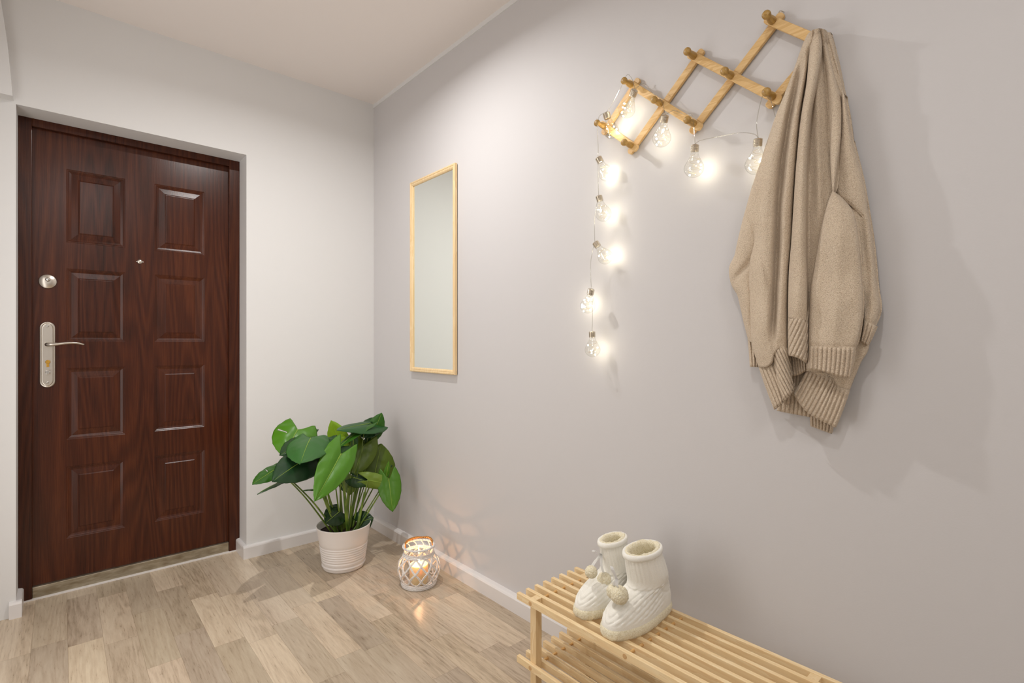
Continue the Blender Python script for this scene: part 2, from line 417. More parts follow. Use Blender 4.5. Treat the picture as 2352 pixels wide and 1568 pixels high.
sl = empty('string_lights', (-.04, -1.95, 1.2), 'string of ten clear bulb shaped fairy lights draped over the peg rack', 'string lights')
# cap centre, glass centre in picture px, distance from the wall at cap / glass, bulb diameter
BUL = [((1456, 211), (1440, 251), .060, .045, .054), ((1396, 272), (1404, 300), .055, .045, .050), ((1527, 268), (1520, 316), .060, .042, .056),
       ((1596, 343), (1594, 385), .055, .045, .056), ((1741, 323), (1737, 376), .055, .045, .056), ((1379, 371), (1393, 398), .05, .035, .052),
       ((1378, 460), (1386, 490), .05, .040, .054), ((1370, 561), (1390, 589), .05, .035, .052), ((1358, 665), (1350, 702), .055, .045, .053), ((1360, 767), (1361, 802), .05, .045, .053)]
cap_tops = []
rb = random.Random(4)
for bi, (c, g, dc, dg, D) in enumerate(BUL):
    pc = onx(c[0], c[1], -dc); pg = onx(g[0], g[1], -dg); ax = (pg-pc).normalized(); R = D/2; Lg = .038+D*.2
    pc = pg-ax*Lg
    M = frame_to(ax, pc)
    prof = [(.0105, .004), (.0108, .010), (.0125, .017), (.0175, .027), (R*.9, Lg-.009), (R, Lg), (R*.97, Lg+R*.28), (R*.82, Lg+R*.58), (R*.56, Lg+R*.83), (R*.25, Lg+R*.97), (.0004, Lg+R)]
    bm = bmesh.new(); sp = spline([(r, z, 0) for r, z in prof], 30); lathe(bm, [(max(p.x, .0004), p.y) for p in sp], 28, M, capends=False)
    gl = bobj('bulb', bm, M_BULB, sl, True)
    cp = []
    for q in range(29):
        z = -.012+.018*q/28; cp.append((.0112+.0011*math.sin(q*1.35), z))
    cp = [(.004, -.0150), (.0085, -.0142), (.0105, -.0128)]+cp+[(.0108, .0065)]
    bm = bmesh.new(); lathe(bm, cp, 24, M); bobj('bulb_cap', bm, M_CAP, gl, True)
    cap_tops.append(pc-ax*.015)
    # coil of wire and tiny leds inside
    turns = [(M @ Vector((R*.62*math.sin(q*.16)*math.cos(q*.55), R*.62*math.sin(q*.16)*math.sin(q*.55), .0+Lg*.25+(R*.9+Lg*.7)*q/40))) for q in range(41)]
    bm = bmesh.new(); tube(bm, turns, .00035, 4); bobj('led_wire', bm, M_COPPER, gl)
    for q in range(5):
        a = rb.uniform(0, 2*PI); zz = Lg+R*(-.55+.32*q); rr = R*.70*math.sqrt(max(.1, 1-((zz-Lg)/R)**2))
        p = M @ Vector((rr*math.cos(a), rr*math.sin(a), zz))
        bm = bmesh.new(); bmesh.ops.create_icosphere(bm, subdivisions=2, radius=.0024, matrix=Matrix.Translation(p)); bobj('led', bm, M_LED, gl, True)
        if q in (1, 3): point_light('led_glow', p+Vector((.001, 0, .003)), .030, (1, .94, .80), .004)
bm = bmesh.new()
def wire(pts, r=.0011, n=24): tube(bm, spline(pts, n), r, 6)
def P(u, v, d): return onx(u, v, -d)
T = cap_tops
wire([P(1372, 300, .066), P(1374, 340, .05), T[5]])                      # below left peg
wire([T[5], P(1374, 420, .05), T[6]]); wire([T[6], P(1366, 500, .045), T[7]])
wire([T[7], P(1357, 600, .045), P(1357, 640, .05), T[8]]); wire([T[8], P(1361, 715, .06), T[9]])
wire([P(1371, 272, .070), P(1373, 300, .066), P(1376, 268, .066), T[1]])
wire([T[1], P(1402, 245, .05), P(1424, 205, .05), P(1440, 172, .055), P(1452, 182, .045), T[0]])
wire([T[0], P(1480, 192, .05), P(1500, 215, .055), P(1512, 222, .048), P(1522, 238, .05), T[2]])
wire([T[2], P(1548, 254, .035), P(1570, 262, .04), P(1585, 262, .05), P(1592, 275, .045), T[3]])
wire([T[3], P(1610, 322, .035), P(1650, 314, .02), P(1700, 305, .03), P(1732, 308, .05), T[4]])
wire([T[4], P(1738, 280, .045), P(1750, 225, .052), P(1762, 208, .046), P(1772, 235, .05), P(1782, 272, .05)])
bobj('wire', bm, M_WIRE, sl, True)

# ------------------------------------------------------------ knitted cardigan
def knit_mat(name, c0, c1, c2, scale, bump, dist=.004):
    t = NT(name); v = t.coord()
    n1 = t.noise(v, scale, 3, .65, .6); vo = t.n('ShaderNodeTexVoronoi'); vo.inputs['Scale'].default_value = scale*1.15; t.l(v, vo.inputs['Vector'])
    n0 = t.noise(v, 9, 2)
    h = t.math('SUBTRACT', n1, t.math('MULTIPLY', vo.outputs['Distance'], .6))
    f = t.math('ADD', h, t.math('MULTIPLY', n0, .25))
    t.set(Base_Color=t.ramp(f, [(.05, c0), (.35, c1), (.65, c2)]), Roughness=.95, Sheen_Weight=.25)
    t.b.inputs['Specular IOR Level'].default_value = .1
    t.bump(h, bump, dist); return t.m
M_KNIT = knit_mat('beige boucle knit', srgb(205, 183, 158), srgb(228, 208, 183), srgb(240, 224, 202), 430, .75)
cg = empty('cardigan', (-.05, -2.45, .9), 'chunky beige knitted cardigan hanging in folds from the right end of the peg rack', 'cardigan')
def resample(pl_, n):
    P_ = [Vector((p[0], p[1], 0)) for p in pl_]; sp = spline(P_, 60) if len(P_) > 2 else [P_[0].lerp(P_[1], i/60) for i in range(61)]
    L = [0]
    for a, b in zip(sp, sp[1:]): L.append(L[-1]+(b-a).length)
    out = []; j = 0
    for i in range(n+1):
        s = L[-1]*i/n
        while j < 59 and L[j+1] < s: j += 1
        f = (s-L[j])/max(L[j+1]-L[j], 1e-9); out.append(sp[j].lerp(sp[j+1], min(1, f)))
    return out
def interp(pts, v):
    if v <= pts[0][1]: return pts[0][0]
    for (a, va), (b, vb) in zip(pts, pts[1:]):
        if v <= vb: return a+(b-a)*(v-va)/(vb-va)
    return pts[-1][0]
def sheet(name, L, R, d0, d1, bulge, B=None, T_=None, folds=(), ribs=0, ribamp=.0028, slant=0.0, thick=.02, ns=70, nt=110, flat=.4, wob=.003, fadeB=0, mat=M_KNIT, parent=cg):
    Ls = resample(L, nt); Rs = resample(R, nt)
    Bs = resample(B or [L[-1], R[-1]], ns); Ts = resample(T_ or [L[0], R[0]], ns)
    c00, c10, c01, c11 = Ls[0], Rs[0], Ls[-1], Rs[-1]
    F = []; K = []; sd = random.random()*50
    if ribs: ns_ = ns
    for j in range(nt+1):
        t = j/nt; rf = []; rk_ = []
        for i in range(ns+1):
            s = i/ns
            p = Ls[j]*(1-s)+Rs[j]*s+Ts[i]*(1-t)+Bs[i]*t-((c00*(1-s)+c10*s)*(1-t)+(c01*(1-s)+c11*s)*t)
            e = max(0, 1-(2*s-1)**2)**flat
            d = d0+(d1-d0)*t+bulge*e
            for pts, wd, am, va, vb in folds:
                q = (p.x-interp(pts, p.y))/wd
                d -= am*math.exp(-q*q)*smoothstep(va-40, va+40, p.y)*(1-smoothstep(vb-40, vb+40, p.y))
            d += wob*noise.noise(Vector((p.x*.022+sd, p.y*.010, 0)))*2*e+.0006*noise.noise(Vector((p.x*.25, p.y*.25, sd)))
            if ribs:
                d += ribamp*(abs(math.sin(PI*ribs*(s+slant*t)))**.7*2-1)*min(1, t*8+.1)
            et = 1-smoothstep(.94, 1, t); 
            d -= .006*(1-et) if ribs else .004*(1-smoothstep(0, .04, 1-t))
            if ribs and T_ or name.endswith('hem'): d -= .0035*(1-min(1, t*9))
            th = thick*(.25+.75*e)*(.5+.5*et)
            rf.append(onx(p.x, p.y, -max(d, .006))); q = rf[-1].copy(); q.x = min(-.003, q.x+th); rk_.append(q)
        F.append(rf); K.append(rk_)
    vv = [p for r in F for p in r]+[p for r in K for p in r]; N = (ns+1)*(nt+1); fs = []
    ix = lambda i, j: j*(ns+1)+i
    for j in range(nt):
        for i in range(ns):
            a, b, c, d = ix(i, j), ix(i+1, j), ix(i+1, j+1), ix(i, j+1)
            fs.append((a, b, c, d)); fs.append((N+d, N+c, N+b, N+a))
    for j in range(nt):
        for i in (0, ns): a, b = ix(i, j), ix(i, j+1); fs.append((a, b, N+b, N+a))
    for i in range(ns):
        for j in (0, nt): a, b = ix(i, j), ix(i+1, j); fs.append((a, b, N+b, N+a))
    return pobj(name, vv, fs, mat, parent, True)
sheet('gathered_top', [(1857, 78), (1849, 96), (1842, 120)], [(1897, 69), (1900, 84), (1898, 100)], .048, .018, .040, B=[(1842, 120), (1862, 122), (1882, 114), (1898, 100)], T_=[(1857, 78), (1866, 69), (1880, 65), (1890, 66), (1897, 69)], flat=.38, ns=60, nt=60,
      folds=[([(1885, 64), (1887, 140)], 3.5, .010, -50, 300), ([(1870, 64), (1864, 140)], 3, .006, -50, 300), ([(1899, 64), (1908, 140)], 3, .006, -50, 300)])
# rear body, reaching the lower right
sheet('back_body', [(1866, 90), (1862, 300), (1856, 700), (1855, 860), (1850, 885)], [(1912, 84), (1922, 139), (1936, 206), (1956, 325), (1970, 500), (1985, 700), (1996, 791), (1975, 835), (1950, 899)], .02, .040, .016,
      B=[(1850, 885), (1913, 890), (1950, 899)], thick=.02)
sheet('back_hem', [(1852, 850), (1836, 880), (1822, 905)], [(1951, 896), (1936, 940), (1919, 982)], .046, .046, .010, T_=[(1852, 850), (1885, 858), (1914, 868), (1921, 884), (1951, 896)],
      B=[(1822, 905), (1836, 927), (1858, 950), (1888, 967), (1919, 982)], ribs=12, ns=170, nt=60, ribamp=.003)
sheet('inner_hem', [(1796, 840), (1784, 943)], [(1866, 840), (1862, 958)], .028, .02, .008, B=[(1784, 943), (1808, 948), (1835, 953), (1862, 958)], ribs=8, ns=110, nt=40)
sheet('inner_hem', [(1858, 935), (1861, 978)], [(1918, 955), (1910, 996)], .014, .012, .008, B=[(1861, 978), (1885, 987), (1910, 996)], ribs=7, ns=90, nt=40)
sheet('inner_hem', [(1808, 800), (1816, 864)], [(1856, 810), (1856, 846)], .045, .05, .010, B=[(1816, 864), (1836, 860), (1856, 846)], ribs=7, ns=90, nt=40)
# right sleeve
sheet('right_sleeve', [(1938, 300), (1946, 450), (1968, 600), (1974, 690), (1980, 742)], [(1957, 320), (1978, 398), (1989, 455), (2005, 557), (2014, 653), (2021, 705), (2010, 750)], .022, .030, .034, B=[(1980, 742), (1995, 746), (2010, 750)],
      folds=[([(1975, 480), (1992, 640), (1990, 700)], 9, .008, 480, 720)], thick=.04)
sheet('right_cuff', [(1984, 735), (1980, 760), (1975, 783)], [(2014, 750), (2004, 772), (1993, 794)], .048, .044, .014, ribs=3, ns=70, nt=40)
# left sleeve
sheet('left_sleeve', [(1728, 425), (1706, 504), (1693, 557), (1687, 586), (1676, 609), (1674.5, 630), (1680.6, 656), (1693, 677), (1700, 705), (1709, 745), (1719, 783)], [(1748, 430), (1752, 500), (1745, 580), (1738, 641), (1738, 724), (1736, 790)], .035, .028, .034,
      folds=[([(1735, 575), (1715, 610), (1690, 640)], 9, .010, 590, 650)], thick=.035)
sheet('left_cuff', [(1717, 776), (1720, 810), (1722, 842)], [(1738, 785), (1742, 815), (1742, 843)], .026, .026, .014, ribs=3, ns=60, nt=40)
# upper right: dark gathered fold, shoulder, strip
sheet('collar_fold', [(1880, 74), (1900, 120), (1922, 195), (1934, 240), (1940, 300)], [(1908, 74), (1924, 139), (1937, 206), (1948, 256), (1957, 320)], .014, .026, .020, folds=[([(1900, 90), (1912, 140), (1932, 200)], 5, .008, 90, 230)], thick=.03)
sheet('shoulder', [(1934, 215), (1933, 285), (1928, 338), (1920, 400), (1914, 441)], [(1940, 215), (1958, 322), (1977, 396), (1988, 455), (1991, 508)], .042, .040, .022, B=[(1914, 441), (1932, 456), (1958, 476), (1980, 498), (1991, 508)], thick=.03)
sheet('front_strip', [(1884, 84), (1894, 150), (1903, 230), (1906, 300), (1907, 372), (1912, 442)], [(1896, 84), (1916, 170), (1932, 230), (1933, 285), (1929, 338), (1916, 442)], .026, .070, .022, thick=.03)
sheet('centre_front', [(1866, 86), (1868, 180), (1852, 290), (1848, 372), (1848, 557), (1850, 852)], [(1890, 84), (1898, 186), (1908, 272), (1911, 372), (1916, 440), (1912, 540), (1900, 700), (1890, 855)], .024, .050, .018, thick=.03,
      folds=[([(1880, 90), (1874, 200), (1880, 400)], 10, -.010, 60, 480)])
# left front with soft folds
LF_L = [(1868, 70), (1856, 77), (1842, 106), (1822, 163), (1803, 212), (1783, 262), (1766, 312), (1749.5, 362), (1730, 421), (1716, 470), (1712, 500), (1730, 545), (1722, 595), (1719, 641), (1721, 690), (1723, 740), (1727, 790), (1742, 843)]
LF_R = [(1884, 68), (1866, 105), (1858, 150), (1850, 190), (1837, 272), (1828, 372), (1822, 460), (1817, 557), (1811, 632), (1809, 724), (1810, 808)]
sheet('left_front', LF_L, LF_R, .028, .054, .042, B=[(1742, 843), (1758, 843), (1770, 834), (1777, 812), (1792, 799), (1810, 808)], ns=110, nt=170, flat=.3, wob=.005, thick=.03,
      folds=[([(1842, 130), (1812, 272), (1797, 372), (1788, 471), (1783, 601), (1779, 693), (1775, 760)], 8, .032, 150, 770), ([(1800, 240), (1770, 372), (1755, 500), (1752, 600), (1750, 700)], 12, -.006, 250, 800),
             ([(1850, 90), (1858, 110), (1858, 160)], 6, .008, 90, 200), ([(1745, 560), (1757, 620), (1780, 690)], 6, .004, 570, 680)])
sheet('left_hem', [(1741, 838), (1757, 886), (1778, 941)], [(1782, 836), (1798, 880), (1806, 914)], .056, .058, .022, T_=[(1741, 838), (1758, 842), (1772, 836), (1782, 836)], B=[(1778, 941), (1792, 929), (1806, 914)], ribs=5, ns=90, nt=60, slant=-.1)
sheet('left_hem', [(1771, 802), (1781, 860), (1797, 925)], [(1811, 800), (1815, 850), (1820, 898)], .062, .064, .026, T_=[(1771, 802), (1782, 793), (1796, 794), (1811, 800)], B=[(1797, 925), (1810, 910), (1820, 898)], ribs=5, ns=110, nt=80, slant=-1.0)
# centre roll
sheet('front_roll', [(1862, 78), (1858, 120), (1852, 190), (1839, 272), (1829, 372), (1823, 460), (1817, 557), (1811, 632), (1809, 730)], [(1888, 72), (1888, 120), (1878, 190), (1863, 272), (1856, 372), (1854, 460), (1853, 557), (1855, 662), (1854, 738)], .044, .070, .038, flat=.42, nt=160,
      folds=[([(1868, 100), (1862, 110)], 7, .004, 90, 110)], thick=.045)
sheet('roll_hem', [(1809, 724), (1808.5, 770), (1810, 817)], [(1854, 730), (1854, 785), (1853, 836)], .064, .066, .038, B=[(1810, 817), (1824, 819), (1840, 826), (1853, 836)], ribs=5, ns=100, nt=60, flat=.42, ribamp=.003, slant=.9)
# right front
sheet('right_front', [(1912, 438), (1899, 471), (1886, 521), (1879, 560), (1869, 616), (1861, 662), (1858, 724), (1856, 797)], [(1917, 440), (1942, 462), (1962, 492), (1973, 551), (1980.5, 647), (1982, 708), (1974, 768), (1963, 803)], .060, .068, .030, flat=.3, wob=.005, nt=130,
      folds=[([(1930, 500), (1925, 620), (1915, 720)], 16, -.006, 500, 780), ([(1905, 520), (1890, 650), (1880, 760)], 10, .004, 560, 760)], thick=.03)
sheet('right_hem', [(1857, 793), (1856, 820), (1854, 848)], [(1965, 796), (1960, 832), (1953, 868)], .070, .072, .026, B=[(1854, 848), (1875, 850), (1900, 856), (1930, 865), (1953, 868)], ribs=10, ns=160, nt=60, flat=.3, ribamp=.003, slant=-.03)

# ------------------------------------------------------------ slatted shoe rack
sr = empty('shoe_rack', (-.235, -2.12, 0), 'low pine slatted shoe rack with two shelves against the lilac grey wall', 'shoe rack')
SX = [-.3665+.0381*i for i in range(8)]; SY0, SY1 = -1.7135, -2.53
def slat_obj(x, z):
    boxobj('slat', (x, SY1, z-.0205), (x+.0125, SY0, z), M_PINE_Y, sr, .0012)
for z in (.34, .145):
    for x in SX: slat_obj(x, z)
for lx in (SX[0]+.0127, SX[6]+.0127):
    for ly in (-1.7617, -2.4563):
        boxobj('leg', (lx, ly-.024, 0), (lx+.0252, ly, .3385), M_PINE_Z, sr, .0012)
M_ROD = wood('dowel wood', srgb(196, 146, 84), srgb(214, 168, 106), srgb(228, 188, 130), 0, .5)
for z in (.329, .134):
    for y in (-1.774, -2.12, -2.468):
        bm = bmesh.new(); tube(bm, [Vector((SX[0]-.0004, y, z)), Vector((SX[7]+.0125, y, z))], .0042, 12); bobj('dowel', bm, M_ROD, sr)
        bm = bmesh.new(); lathe(bm, [(.0062, 0), (.0062, .0006)], 16, frame_to(Vector((-1, 0, 0)), Vector((SX[0], y, z)))); lathe(bm, [(.0044, 0), (.0044, .0010)], 16, frame_to(Vector((-1, 0, 0)), Vector((SX[0], y, z))))
        bobj('dowel_plug', bm, plain('plug wood %d' % int(-y*100+z*1000), srgb(206, 166, 116), .6), sr)

# ------------------------------------------------------------ slipper boots
M_BOOT = knit_mat('cream wool knit', srgb(240, 236, 224), srgb(247, 244, 235), srgb(250, 248, 241), 620, .3, .002)
M_FLEECE = knit_mat('yellowish fleece', srgb(226, 214, 180), srgb(241, 231, 203), srgb(249, 242, 222), 260, .5, .004)
M_RIBBON = plain('white satin ribbon', srgb(250, 249, 247), .8)
def foot_pt(a, x0, x1, hw, toe=.52):
    # closed outline, toe towards -x; a in 0..2pi
    c, s = math.cos(a), math.sin(a); xm = (x0+x1)/2; hx = (x1-x0)/2
    x = xm+hx*math.copysign(abs(c)**.85, c); k = (x-x0)/(x1-x0)
    wv = hw*(1.0-.20*smoothstep(.35, .8, k)+.0*k)
    return x, wv*math.copysign(abs(s)**.8, s)
def boot(x, y, z, ang, label, sc=1.0, sq=1.0):
    root = empty('slipper_boot', (x, y, z), label, 'boot', 'cream knitted slipper boots')
    Mx = Matrix.Translation((x, y, z)) @ Matrix.Rotation(ang, 4, 'Z') @ Matrix.Diagonal((sc, sc, sc, 1))
    # heel at local x=0, toe at x=-.27
    lv = [(.010, -.268, .004, .052), (.030, -.268, .006, .0525), (.045, -.262, .006, .052), (.060, -.250, .004, .049), (.074, -.228, .001, .046), (.086, -.200, -.003, .044), (.096, -.170, -.009, .0455),
          (.106, -.160, -.012, .047), (.120, -.158, -.018, .049), (.140, -.162, -.026, .050), (.160, -.167, -.034, .0515), (.180, -.171, -.043, .0525), (.192, -.175, -.049, .053)]
    N = 168; n = 90; sp = spline([(a, b, c) for a, b, c, d in lv], n); sw = spline([(d, 0, 0) for a, b, c, d in lv], n)
    rings = []
    for j in range(n+1):
        h, x0, x1 = sp[j]; hw = sw[j].x; r = []
        for i in range(N):
            a = 2*PI*i/N; k_ = smoothstep(.085, .125, h); z_ = 1+(sq-1)*smoothstep(.08, .15, h); cx = (x0+x1)/2
            px, py = foot_pt(a, x0, x1, hw); ex, ey = cx+(x1-x0)/2*math.cos(a), hw*(.95-.17*smoothstep(.12, .185, h))*math.sin(a)
            px, py = px+(ex-px)*k_, py+(ey-py)*k_; px = cx+(px-cx)*z_; py *= z_
            k = (px-x0)/(x1-x0); nrm = Vector((px-cx, py*1.5, 0)).normalized()
            shaft = smoothstep(.098, .112, h)
            amp = .0021*shaft*(abs(math.sin(a*15))**.6-.6)*smoothstep(.11, .13, h)
            front = (1-shaft)*smoothstep(.034, .046, h)*(1-smoothstep(.62, .78, k))
            cc = (h-.30*(px+.268)+.55*(hw-abs(py)))/.0125; fr = cc-math.floor(cc); band = int(math.floor(cc)) % 2
            gro = math.exp(-(min(fr, 1-fr)/.16)**2)
            amp += front*(-.0026*gro+(.0017*math.sin(px*230)*(1-gro) if band else .0006))
            seam = -.0020*math.exp(-((h-(.100-.035*smoothstep(.45, .9, k)))/.003)**2)
            q = Vector((px, py, h))+nrm*(amp+seam); q.z += (amp*.6 if shaft < .5 else 0)
            r.append(q)
        rings.append(r)
    bm = bmesh.new(); R = [[bm.verts.new(Mx @ p) for p in r] for r in rings]
    for A, B in zip(R, R[1:]):
        for i in range(N): bm.faces.new((A[i], A[(i+1) % N], B[(i+1) % N], B[i]))
    bm.faces.new(R[0])
    bobj('boot_upper', bm, M_BOOT, root, True)
    # fleece sole band
    bm = bmesh.new(); prof = [(-.004, 0), (.001, .001), (.0035, .006), (.0045, .014), (.0035, .022), (.0005, .027), (-.004, .028)]; R = []
    for off, h in prof:
        r = []
        for i in range(N):
            a = 2*PI*i/N; px, py = foot_pt(a, -.268-off, .005+off, .0525+off); f = .0016*noise.noise(Vector((px*90, py*90, h*90)))
            r.append(bm.verts.new(Mx @ Vector((px+f, py+f, max(0, h+f*.5)))))
        R.append(r)
    for A, B in zip(R, R[1:]):
        for i in range(N): bm.faces.new((A[i], A[(i+1) % N], B[(i+1) % N], B[i]))
    bm.faces.new(R[0]); bm.faces.new(R[-1])
    bobj('fleece_sole', bm, M_FLEECE, root, True)
    # rim (rolled) and fleece lining
    x0, x1, hw = -.175, -.049, .053
    cx = (x0+x1)/2; SXh = (x1-x0)/2*sq; SYh = hw*.78*sq
    def ringset(prof, mat, name, fz):
        bm = bmesh.new(); R = []
        for off, h in prof:
            r = []
            for i in range(N):
                a = 2*PI*i/N; lean = (.192-h)*.62 if h < .19 else 0; px = cx+lean+(SXh+off)*math.cos(a); py = (SYh+off)*math.sin(a); f = fz*noise.noise(Vector((px*110, py*110, h*110)))
                r.append(bm.verts.new(Mx @ Vector((px+f, py+f, h+f+.004*math.cos(a)))))
            R.append(r)
        for A, B in zip(R, R[1:]):
            for i in range(N): bm.faces.new((A[i], A[(i+1) % N], B[(i+1) % N], B[i]))
        if name == 'fleece_lining': bm.faces.new(R[-1])
        bobj(name, bm, mat, root, True)
    ringset([(-.001, .186), (.0035, .190), (.0048, .196), (.0035, .202), (-.001, .205), (-.006, .202), (-.009, .195)], M_BOOT, 'knit_rim', .0006)
    ringset([(-.002, .2025), (-.006, .2060), (-.012, .2045), (-.0165, .197), (-.0175, .175), (-.019, .150), (-.021, .125)], M_FLEECE, 'fleece_lining', .0026)
    return root, Mx
b2, MX2 = boot(-.092, -2.066, .34, math.radians(-3), 'cream knitted slipper boot in front, nearer the middle of the rack', .98, 1.04)
b1, MX1 = boot(-.082, -1.950, .34, math.radians(-3), 'cream knitted slipper boot behind, nearer the left end of the rack', .94, .84)
def pompom(root, c, r):
    bm = bmesh.new(); bmesh.ops.create_icosphere(bm, subdivisions=5, radius=r)
    for v in bm.verts:
        n = v.co.normalized(); v.co = c+n*(r*(1+.05*noise.noise(n*5)+.09*noise.noise(n*21)))
    bobj('pompom', bm, M_FLEECE, root, True)
def ribbon(root, pts, w=.0042):
    bm = bmesh.new(); sp = spline(pts, 20); side = Vector((-.3, 1, .1)).normalized()
    a = [bm.verts.new(p+side*w) for p in sp]; b = [bm.verts.new(p-side*w) for p in sp]
    for i in range(len(sp)-1): bm.faces.new((a[i], a[i+1], b[i+1], b[i]))
    r = bmesh.ops.solidify(bm, geom=list(bm.faces), thickness=.0008); return bobj('ribbon', bm, M_RIBBON, root)
def dress(root, knot, poms, tail):
    for c, r in poms:
        pompom(root, c, r); m = (knot+c)/2+Vector((-.006, 0, .006)); ribbon(root, [knot, m, c+Vector((0, 0, r*.7))])
    ribbon(root, [knot, (knot+tail)/2+Vector((-.008, 0, .010)), tail, (knot+tail)/2+Vector((0, 0, -.002)), knot])
def at(u, v, y): return ony(u, v, y)
dress(b2, at(1417, 1330, -2.062), [(at(1423, 1366, -2.066), .0235), (at(1410, 1358, -2.045), .0195)], at(1405, 1300, -2.05))
dress(b1, at(1381, 1273, -1.935), [(at(1358, 1313, -1.945), .0175), (at(1388, 1331, -1.955), .0205)], at(1362, 1267, -1.935))

# ------------------------------------------------------------ potted monstera
def leaf_mat():
    t = NT('monstera leaf'); oi = t.n('ShaderNodeObjectInfo'); v = t.coord()
    n = t.noise(v, 22, 3); geo = t.n('ShaderNodeNewGeometry')
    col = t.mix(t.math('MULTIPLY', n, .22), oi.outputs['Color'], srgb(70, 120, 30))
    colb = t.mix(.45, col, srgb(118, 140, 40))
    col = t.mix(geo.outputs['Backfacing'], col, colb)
    t.set(Base_Color=col, Roughness=.38); t.b.inputs['Subsurface Weight'].default_value = 0
    tr = t.n('ShaderNodeBsdfTranslucent'); t.l(t.mix(.3, col, srgb(120, 170, 20)), tr.inputs[0])
    mx = t.n('ShaderNodeMixShader'); mx.inputs[0].default_value = .18
    out = [q for q in t.t.nodes if q.type == 'OUTPUT_MATERIAL'][0]
    t.l(t.b.outputs[0], mx.inputs[1]); t.l(tr.outputs[0], mx.inputs[2]); t.l(mx.outputs[0], out.inputs[0])
    t.bump(t.noise(v, 60, 2), .15, .003); return t.m
M_LEAF = leaf_mat()
def stem_mat():
    t = NT('monstera stalk'); n = t.noise(t.coord((1, 1, .2)), 40, 2); t.set(Base_Color=t.ramp(n, [(.3, srgb(60, 92, 24)), (.7, srgb(128, 152, 58))]), Roughness=.45); return t.m
M_STEM = stem_mat()
M_VEIN = plain('leaf midrib', srgb(140, 170, 60), .5)
PC = Vector((-.367, -.417, 0))
pm = empty('potted_monstera', PC, 'leafy green monstera in a ribbed white pot on the floor by the corner', 'potted plant')
M_POT = plain('white glazed pot', srgb(236, 229, 224), .28)
pp = [(.0, .0), (.094, .0), (.099, .003), (.1005, .012)]
for q in range(45):
    z = .016+.105*q/44; rr = .1005+(.127-.1005)*(z-.01)/.20
    pp.append((rr+.0016*math.sin(q*2*PI/4.9)+(.0022 if z < .05 else 0)*math.sin(q*.9), z))
pp += [(.118, .135), (.124, .175), (.128, .200), (.1305, .206), (.1310, .210), (.1295, .2125), (.127, .211), (.1255, .200), (.120, .170), (.115, .165)]
bm = bmesh.new(); lathe(bm, pp, 64, Matrix.Translation(PC)); bobj('pot', bm, M_POT, pm, True)
bm = bmesh.new(); bmesh.ops.create_circle(bm, cap_ends=False, radius=.119, segments=48)
bm.free(); bm = bmesh.new()
rg = []
for r in range(9):
    rr = .1205*r/8; rg.append([bm.verts.new(PC+Vector((rr*math.cos(a), rr*math.sin(a), .176+.008*noise.noise(Vector((rr*60*math.cos(a), rr*60*math.sin(a), 1)))))) for a in [2*PI*k/36 for k in range(36)]])
for A, B in zip(rg, rg[1:]):
    for k in range(36): bm.faces.new((A[k], A[(k+1) % 36], B[(k+1) % 36], B[k]))
t = NT('potting soil'); n = t.noise(t.coord(), 140, 4); t.set(Base_Color=t.ramp(n, [(.3, srgb(22, 12, 8)), (.7, srgb(58, 36, 26))]), Roughness=.95); t.bump(n, .8, .006)
bobj('soil', bm, t.m, pm)
G_DARK, G_MID, G_BRIGHT, G_LIME, G_OLIVE = srgb(24, 60, 24), srgb(50, 104, 20), srgb(82, 138, 20), srgb(140, 180, 30), srgb(92, 114, 18)  # base greens, chosen leaf by leaf
